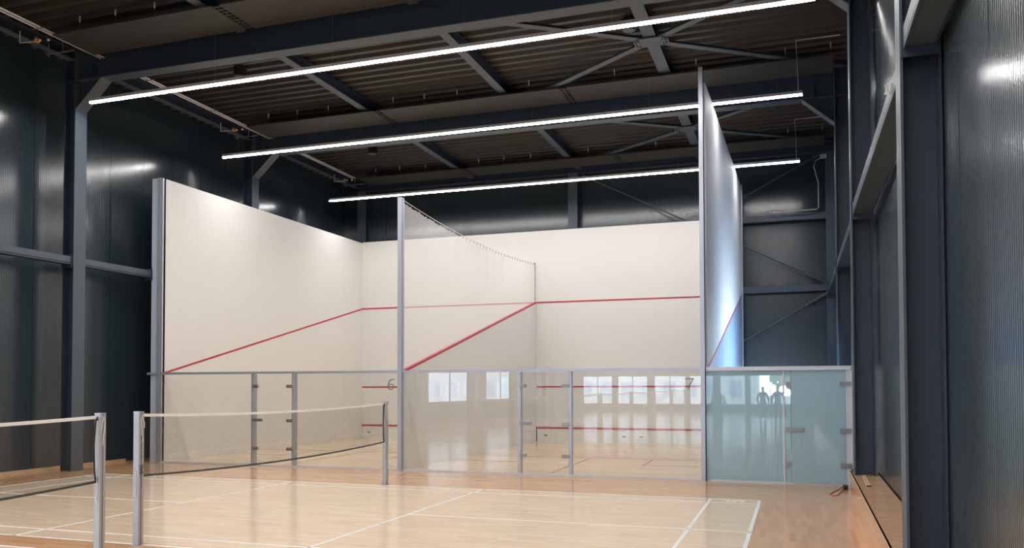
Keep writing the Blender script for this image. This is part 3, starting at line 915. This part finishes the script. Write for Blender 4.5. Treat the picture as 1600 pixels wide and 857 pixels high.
six = [(cx + .075, 1.985), (cx + .04, 1.985), (cx - .005, 1.975), (cx - .04, 1.945), (cx - .062, 1.90), (cx - .07, 1.85), (cx - .066, 1.81), (cx - .045, 1.78), (cx - .005, 1.765), (cx + .035, 1.775), (cx + .06, 1.80), (cx + .062, 1.84), (cx + .045, 1.872), (cx, 1.885), (cx - .045, 1.875), (cx - .066, 1.84)]
obj('number_six', stroke(six, .022), M_DIGIT, gw6, label='grey number 6 on the glass')
obj('number_seven', stroke([(6.105, 1.97), (6.255, 1.97), (6.185, 1.84), (6.16, 1.765)], .022), M_DIGIT, gw7, label='grey number 7 on the glass')

# frosted screen with door
t = thing('frosted_screen', 'pale blue-green frosted glass screen with a frosted door at the far right', 'glass screen', (7.8, 0, 0))
rail(t, 6.50, 9.20, M_ALUW, ZR - .01, ZR + .065)
bm = B(); box(bm, 6.50, 7.90, -.016, -.004, .03, ZR); obj('frosted_pane', bm, M_FROST, t)
bm = B(); box(bm, 7.90, 7.935, -.03, .03, 0, ZR); obj('mullion', bm, M_ALUW, t)
bm = B(); box(bm, 7.935, 8.045, -.016, -.004, .03, ZR); obj('frosted_strip', bm, M_FROST, t)
bm = B(); box(bm, 8.052, 8.995, -.028, -.016, .02, ZR - .012); d = obj('frosted_door', bm, M_FROST, t)
for z in (1.86, 1.00, .36):
    fitting(d, 8.90, 9.10, z, .085, y0=-.045, y1=.0)
for z in (1.86, .36): fitting(d, 7.96, 8.05, z, .08, nm='clamp', y0=-.03)
fitting(d, 7.96, 8.27, 1.01, .075, nm='latch', y0=-.045)
bm = B(); box(bm, 9.0, 9.10, -.03, .03, .0, ZR); obj('jamb', bm, M_ALUW, t)
bm = B(); box(bm, 9.10, 9.20, -.05, .05, .0, ZR + .065); obj('end_post', bm, M_ALUW, t)

# black foot and red cord by the ledge
t = thing('door_stop', 'small black rubber buffer on the end of the timber ledge beside the frosted door', 'door stop', (9.03, -1.75, .434))
bm = B(); tube(bm, [(9.03, -1.78, .434), (9.03, -1.78, .475)], .045, 12); obj('base', bm, M_BLACK, t)
bm = B(); tube(bm, [(9.04, -1.78, .47), (9.06, -1.76, .56)], .016, 8); obj('stem', bm, M_BLACK, t)
bm = B(); tube(bm, [(8.93, -.55, .05), (8.82, -.75, .006), (8.72, -1.15, .006), (8.66, -1.45, .006), (8.70, -1.62, .006), (8.78, -1.55, .006), (8.84, -1.1, .006), (8.93, -.62, .04)], .009, 6)
t = thing('red_cord', 'thin red cord looped on the floor beside the frosted glass door', 'cord', (8.8, -1.1, 0))
obj('loop', bm, M_REDC, t)
bm = B(); box(bm, 8.91, 8.99, -.66, -.5, 0.0, .07); obj('plug', bm, M_BLACK, t)

# white scrap of film caught on the girt
t = thing('plastic_scrap', 'small white scrap of film caught on the right wall girt high beside the wide column', 'scrap', (9.0, -8.0, 4.55))
bm = B()
P_ = [(0, 0, 0), (.03, .02, .035), (-.02, .03, .09), (.04, -.02, .13), (.01, .03, .16), (-.05, .0, .14), (-.035, .03, .07), (-.06, .01, .01)]
vs = [bm.verts.new((8.99 + a * .7, -7.98 + b_ * .7, 4.56 + c * .7)) for a, b_, c in P_]
for k in range(1, 7): bm.faces.new((vs[0], vs[k], vs[k + 1]))
bmesh.ops.solidify(bm, geom=bm.faces[:], thickness=.003)
obj('film', bm, M_SCRAP, t)

# ------------------------------------------------------------------ badminton nets and posts
def net_post(y, toward, label, logo=False, group=None, strings=True):
    x = NX - .03
    t = thing('net_post', label, 'post', (x, y, 0), group)
    b_ = B(); w = .04
    pts = [(-w, -w), (w, -w), (w, -.009), (w - .012, -.009), (w - .012, .009), (w, .009), (w, w), (-w, w), (-w, .009), (-w + .012, .009), (-w + .012, -.009), (-w, -.009)]
    v0 = [b_.verts.new((x + p, y + q, 0.008)) for p, q in pts]; v1 = [b_.verts.new((x + p, y + q, 1.545)) for p, q in pts]
    b_.faces.new(v0[::-1]); b_.faces.new(v1)
    for k in range(len(pts)): b_.faces.new((v0[k], v0[(k + 1) % 12], v1[(k + 1) % 12], v1[k]))
    obj('shaft', b_, M_POST, t)
    b_ = B(); box(b_, x - .055, x + .055, y - .055, y + .055, 0.0, .008); obj('floor_plate', b_, M_BRK, t)
    b_ = B(); box(b_, x - .042, x + .042, y - .042, y + .042, 1.545, 1.552); obj('cap', b_, M_ALU, t)
    if strings:
        s = toward
        b_ = B()
        tube(b_, [(x + .045, y + s * .03, 1.52), (x + .05, y, 1.50), (x + .052, y - s * .02, 1.44), (x + .046, y - s * .0, 1.30), (x + .05, y + s * .012, 1.2)], .004, 5)
        tube(b_, [(x + .045, y, 1.50), (x + .055, y + s * .03, 1.42), (x + .05, y + s * .035, 1.36)], .004, 5)
        obj('tie_cord', b_, M_CORD, t)
        b_ = B(); tube(b_, [(x, y - .046, .86), (x + .02, y - .05, .70), (x, y - .055, .62), (x + .01, y - .05, .56)], .004, 5); obj('loose_cord', b_, M_CORD, t)
        b_ = B(); box(b_, x - .012, x + .012, y + min(s * .04, s * .043), y + max(s * .04, s * .043), .79, .85); box(b_, x - .012, x + .012, y + min(s * .04, s * .043), y + max(s * .04, s * .043), 1.47, 1.51); obj('hook', b_, M_BLACK, t)
    if logo:
        ink = pbr('dark_print', (0.05, 0.05, 0.09), 0.6)
        xf = x + .0405
        R = Matrix.Translation((xf, y - .0, 1.05)) @ Matrix.Rotation(math.pi / 2, 4, 'Z') @ Matrix.Rotation(math.pi / 2, 4, 'X')
        b_ = B()
        for zc, r in ((.905, .030), (.845, .026)):
            n = 18
            for k in range(n):
                a0, a1 = 2 * math.pi * k / n, 2 * math.pi * (k + 1) / n
                p0 = Vector((xf + .0008, y - .0 + r * math.cos(a0), zc + r * math.sin(a0))); p1 = Vector((xf + .0008, y + r * math.cos(a1), zc + r * math.sin(a1)))
                obox(b_, p0, p1, .007, (p1 - p0).cross(Vector((1, 0, 0))), .002, (1, 0, 0))
            obox(b_, (xf + .0008, y - r * .5, zc - r * .4), (xf + .0008, y + r * .5, zc + r * .4), .009, (0, -.6, .8), .002, (1, 0, 0))
            obox(b_, (xf + .0008, y + r * .5, zc - r * .3), (xf + .0008, y - r * .1, zc + r * .2), .007, (0, .6, .8), .002, (1, 0, 0))
        obj('emblem', b_, ink, t, label='round dark emblem printed on the post')
        rng = random.Random(3)
        b_ = B(); z = .965
        while z < 1.27:          # illegible small vertical lettering above the emblem
            h = rng.choice((.010, .014, .018))
            if 1.19 < z < 1.225: z = 1.235
            yy = y - .008; 
            box(b_, xf, xf + .001, yy, yy + .016, z, z + .004)
            box(b_, xf, xf + .001, yy + rng.choice((0, .012)), yy + .016, z, z + h * .8)
            z += h + .006
        z = .66
        while z < .80:
            h = rng.choice((.012, .016, .02))
            box(b_, xf, xf + .001, y - .008, y + .008, z, z + .004)
            box(b_, xf, xf + .001, y - .008, y - .003, z, z + h * .8)
            z += h + .006
        obj('lettering', b_, ink, t, label='small illegible vertical print')
    return t

def net(ya, yb2, label, group=None, sag=.05):
    """net between posts at ya (near) and yb2 (far)"""
    x = NX - .03
    t = thing('badminton_net', label, 'net', (x, (ya + yb2) / 2, .77), group)
    a, c = ya + .06, yb2 - .06
    n = 40
    f = lambda y: 1 - (2 * (y - a) / (c - a) - 1) ** 2
    zt = lambda y: 1.525 - sag * f(y)
    zl = lambda y: .80 - (sag + .02) * f(y)
    ys = [a + (c - a) * k / n for k in range(n + 1)]
    b_ = B(); prev = None
    for y in ys:
        q = (b_.verts.new((x, y, zl(y))), b_.verts.new((x, y, zt(y) - .03)))
        if prev: b_.faces.new((prev[0], q[0], q[1], prev[1]))
        prev = q
    obj('mesh', b_, M_BNET, t)
    b_ = B(); prev = None
    for y in ys:
        q = [b_.verts.new((x + dx, y, zt(y) + dz)) for dx, dz in ((-.004, -.035), (.004, -.035), (.004, 0), (-.004, 0))]
        if prev:
            for k in range(4): b_.faces.new((prev[k], prev[(k + 1) % 4], q[(k + 1) % 4], q[k]))
        prev = q
    obj('top_tape', b_, M_TAPE, t)
    b_ = B(); tube(b_, [(x, y, zl(y)) for y in ys], .014, 6); obj('bottom_cord', b_, M_BLACK, t)
    for yy, s in ((a, -1), (c, 1)):
        b_ = B(); tube(b_, [(x, yy, zt(yy) - .03), (x, yy - s * .025, 1.2), (x, yy - s * .016, .95), (x, yy, zl(yy))], .009, 6); obj('side_cord', b_, M_BLACK, t)
    b_ = B(); tube(b_, [(x, ya + .043, 1.522), (x, a, 1.52)], .005, 5); tube(b_, [(x, c, 1.52), (x, yb2 - .043, 1.522)], .005, 5); tube(b_, [(x, ya + .043, .81), (x, a, .80)], .006, 5); tube(b_, [(x, c, .80), (x, yb2 - .043, .81)], .006, 5)
    obj('tension_cord', b_, M_CORD, t)

yA, yBp = NB - 6.1 + .0, NB + .10
net_post(yBp - .04, -1, 'silver badminton post farthest from the camera, in front of the squash glass wall')
net_post(yA, 1, 'silver badminton post with a round dark emblem, near end of the farther net', logo=True)
net(yA, yBp - .04, 'badminton net with white top tape before the squash courts, between two silver posts')
y2 = NB - PITCHB - .05
net_post(y2 + .0, -1, 'silver badminton post at left without print, holding the nearer net')
net(y2 - 6.1, y2, 'nearer badminton net with black lower cord running off the left edge of the picture')
net_post(y2 - 6.1, 1, 'silver badminton post behind the camera', group='badminton posts behind the camera', strings=False)
for i in range(2, NC):
    b0 = NB - i * PITCHB
    net_post(b0, -1, 'silver badminton post behind the camera', group='badminton posts behind the camera', strings=False)
    net_post(b0 - 6.1, 1, 'silver badminton post behind the camera', group='badminton posts behind the camera', strings=False)
    net(b0 - 6.1, b0, 'badminton net behind the camera', group='badminton nets behind the camera')

# ------------------------------------------------------------------ people, seen only as reflections in the glass
def skin_mesh(name, verts, edges, radii, mat, parent, root=0, sub=2):
    me = bpy.data.meshes.new(name)
    me.from_pydata([Vector(v) for v in verts], edges, [])
    me.materials.append(mat)
    o = bpy.data.objects.new(name, me); COL.objects.link(o)
    md = o.modifiers.new('skin', 'SKIN'); md.use_smooth_shade = True
    for i, v in enumerate(me.skin_vertices[0].data):
        r = radii[i]; v.radius = r if isinstance(r, tuple) else (r, r)
        v.use_root = (i == root)
    s = o.modifiers.new('sub', 'SUBSURF'); s.levels = sub; s.render_levels = sub
    dg = bpy.context.evaluated_depsgraph_get()
    m2 = bpy.data.meshes.new_from_object(o.evaluated_get(dg))
    bpy.data.objects.remove(o)
    b_ = B(); b_.from_mesh(m2)
    me2 = bpy.data.meshes.new(name); b_.to_mesh(me2); b_.free()
    me2.materials.clear(); me2.materials.append(mat)
    for p in me2.polygons: p.use_smooth = True
    q = bpy.data.objects.new(name, me2); COL.objects.link(q); q.parent = parent
    return q

def person(x, y, rz, label, top, pants, h=1.75, arm=.1):
    t = thing('person', label, 'person', (x, y, 0)); t.rotation_euler = (0, 0, rz)
    k = h / 1.75
    V = [(0, 0, .95), (0, .0, 1.12), (0, .0, 1.32), (0, .01, 1.44), (0, .0, 1.52), (0, -.01, 1.60), (0, -.005, 1.70)]
    R_ = [(.15, .11), (.13, .10), (.16, .11), (.09, .07), (.052, .052), (.075, .09), (.06, .075)]
    E = [(0, 1), (1, 2), (2, 3), (3, 4), (4, 5), (5, 6)]
    def add(p, r, c):
        V.append(p); R_.append(r); E.append((c, len(V) - 1)); return len(V) - 1
    for s in (-1, 1):
        hpi = add((s * .09, 0, .88), .095, 0); kn = add((s * .11, -.02, .50), .058, hpi); an = add((s * .12, .01, .10), .040, kn)
        he = add((s * .12, .02, .05), .042, an); add((s * .14, -.14, .035), .034, he)
        sh = add((s * .18, .01, 1.41), .055, 3); el = add((s * (.22 + arm), .02, 1.13), .042, sh); wr = add((s * (.21 + arm), -.08, .90), .027, el)
        pm = add((s * (.21 + arm), -.095, .85), (.018, .034), wr)
        for j in range(4):
            f1 = add((s * (.205 + arm), -.125 + j * .02, .80), .0095, pm)
            add((s * (.195 + arm), -.122 + j * .02, .765 + .006 * abs(j - 1.5)), .008, f1)
        th = add((s * (.19 + arm), -.125, .845), .0105, pm); add((s * (.175 + arm), -.14, .81), .009, th)
    V = [(a * k, b_ * k, c * k) for a, b_, c in V]
    skin_mesh('body', V, E, R_, M_SKIN, t)
    # jacket and trousers
    V2 = [(0, 0, .92), (0, 0, 1.12), (0, 0, 1.33), (0, .01, 1.455)]; R2 = [(.17, .125), (.15, .12), (.18, .13), (.085, .075)]; E2 = [(0, 1), (1, 2), (2, 3)]
    for s in (-1, 1):
        V2 += [(s * .19, .01, 1.40), (s * (.225 + arm), .02, 1.13), (s * (.213 + arm), -.07, .92)]; R2 += [.072, .055, .04]
        i = len(V2); E2 += [(3, i - 3), (i - 3, i - 2), (i - 2, i - 1)]
    skin_mesh('jacket', [(a * k, b_ * k, c * k) for a, b_, c in V2], E2, R2, top, t)
    V3 = [(0, 0, .96)]; R3 = [(.155, .12)]; E3 = []
    for s in (-1, 1):
        V3 += [(s * .09, 0, .86), (s * .11, -.02, .50), (s * .12, .01, .11)]; R3 += [.108, .075, .06]
        i = len(V3); E3 += [(0, i - 3), (i - 3, i - 2), (i - 2, i - 1)]
    skin_mesh('trousers', [(a * k, b_ * k, c * k) for a, b_, c in V3], E3, R3, pants, t)
    b_ = B(); bmesh.ops.create_uvsphere(b_, u_segments=16, v_segments=10, radius=1, matrix=Matrix.Translation((0, .02 * k, 1.67 * k)) @ Matrix.Diagonal((.083, .10, .09, 1)))
    me = bpy.data.meshes.new('hair'); b_.to_mesh(me); b_.free(); me.materials.append(M_HAIR)
    for p in me.polygons: p.use_smooth = True
    ho = bpy.data.objects.new('hair', me); COL.objects.link(ho); ho.parent = t
    b_ = B()
    for sx in (-1, 1):
        bmesh.ops.create_uvsphere(b_, u_segments=8, v_segments=6, radius=.011, matrix=Matrix.Translation((sx * .03, -.093 * k, 1.64 * k)))
    bmesh.ops.create_cone(b_, segments=6, radius1=.016, radius2=.006, depth=.04, matrix=Matrix.Translation((0, -.102 * k, 1.615 * k)))
    box(b_, -.022, .022, -.094 * k, -.085 * k, 1.572 * k, 1.58 * k)
    me = bpy.data.meshes.new('face'); b_.to_mesh(me); b_.free(); me.materials.append(M_SKIN)
    fo = bpy.data.objects.new('face', me); COL.objects.link(fo); fo.parent = t
# facing the squash courts (+Y): local front is -Y, so turn by pi
person(5.08, -19.0, math.pi, 'person in dark clothes standing, mirrored at the left of the frosted screen', M_CLO1, M_CLO2, 1.72, .05)
person(6.50, -29.0, math.pi * .9, 'person in dark jacket standing, mirrored near the middle of the frosted screen', M_CLO2, M_CLO1, 1.74, .07)
person(7.28, -27.0, math.pi * 1.08, 'person in dark clothes standing, mirrored at the right of the frosted screen', M_CLO1, M_CLO2, 1.78, .07)

# ------------------------------------------------------------------ outside, visible through the far windows
bm = B(); box(bm, -80, 80, -140, YF - .4, -.3, -.1); box(bm, -60, XL - .4, YF - .4, 20, -.3, -.1)
obj('ground', bm, M_ASPH, kind='structure')
t = thing('apartment_building', 'white building with dark square windows outside, mirrored in the squash glass', 'building', (-12, -70, -.1))
bm = B(); box(bm, -34, 4.5, -76, -66, -.1, 12); obj('facade', bm, M_BLDG, t)
for fx in range(-16, 2):
    for fz in range(3):
        bm = B(); box(bm, fx * 2.1, fx * 2.1 + 1.1, -66.0, -65.93, .7 + fz * 3.1, 2.2 + fz * 3.1); obj('window', bm, M_BWIN, t)
for i, (x, y, r) in enumerate(((8.5, -64, 3.2), (13.5, -60, 3.0), (18, -66, 3.6), (9.5, -55, 2.6))):
    t = thing('tree', 'leafy tree outside the hall windows, mirrored in the frosted screen', 'tree', (x, y, -.1), 'trees outside the hall')
    bm = B(); tube(bm, [(x, y, -.1), (x + .1, y, 1.5), (x, y, 3.4)], .2, 8); obj('trunk', bm, M_BARK, t)
    bm = B()
    rg = random.Random(i)
    for k in range(260):
        a = rg.random() * 6.28; el = rg.uniform(-.8, 1.5); rr = r * rg.uniform(.5, 1)
        c = Vector((x + math.cos(a) * math.cos(el) * rr, y + math.sin(a) * math.cos(el) * rr, 3.6 + math.sin(el) * rr * .9))
        bmesh.ops.create_icosphere(bm, subdivisions=1, radius=rg.uniform(.18, .42), matrix=Matrix.Translation(c) @ Matrix.Rotation(a, 4, 'X'))
    obj('crown', bm, M_LEAF, t)
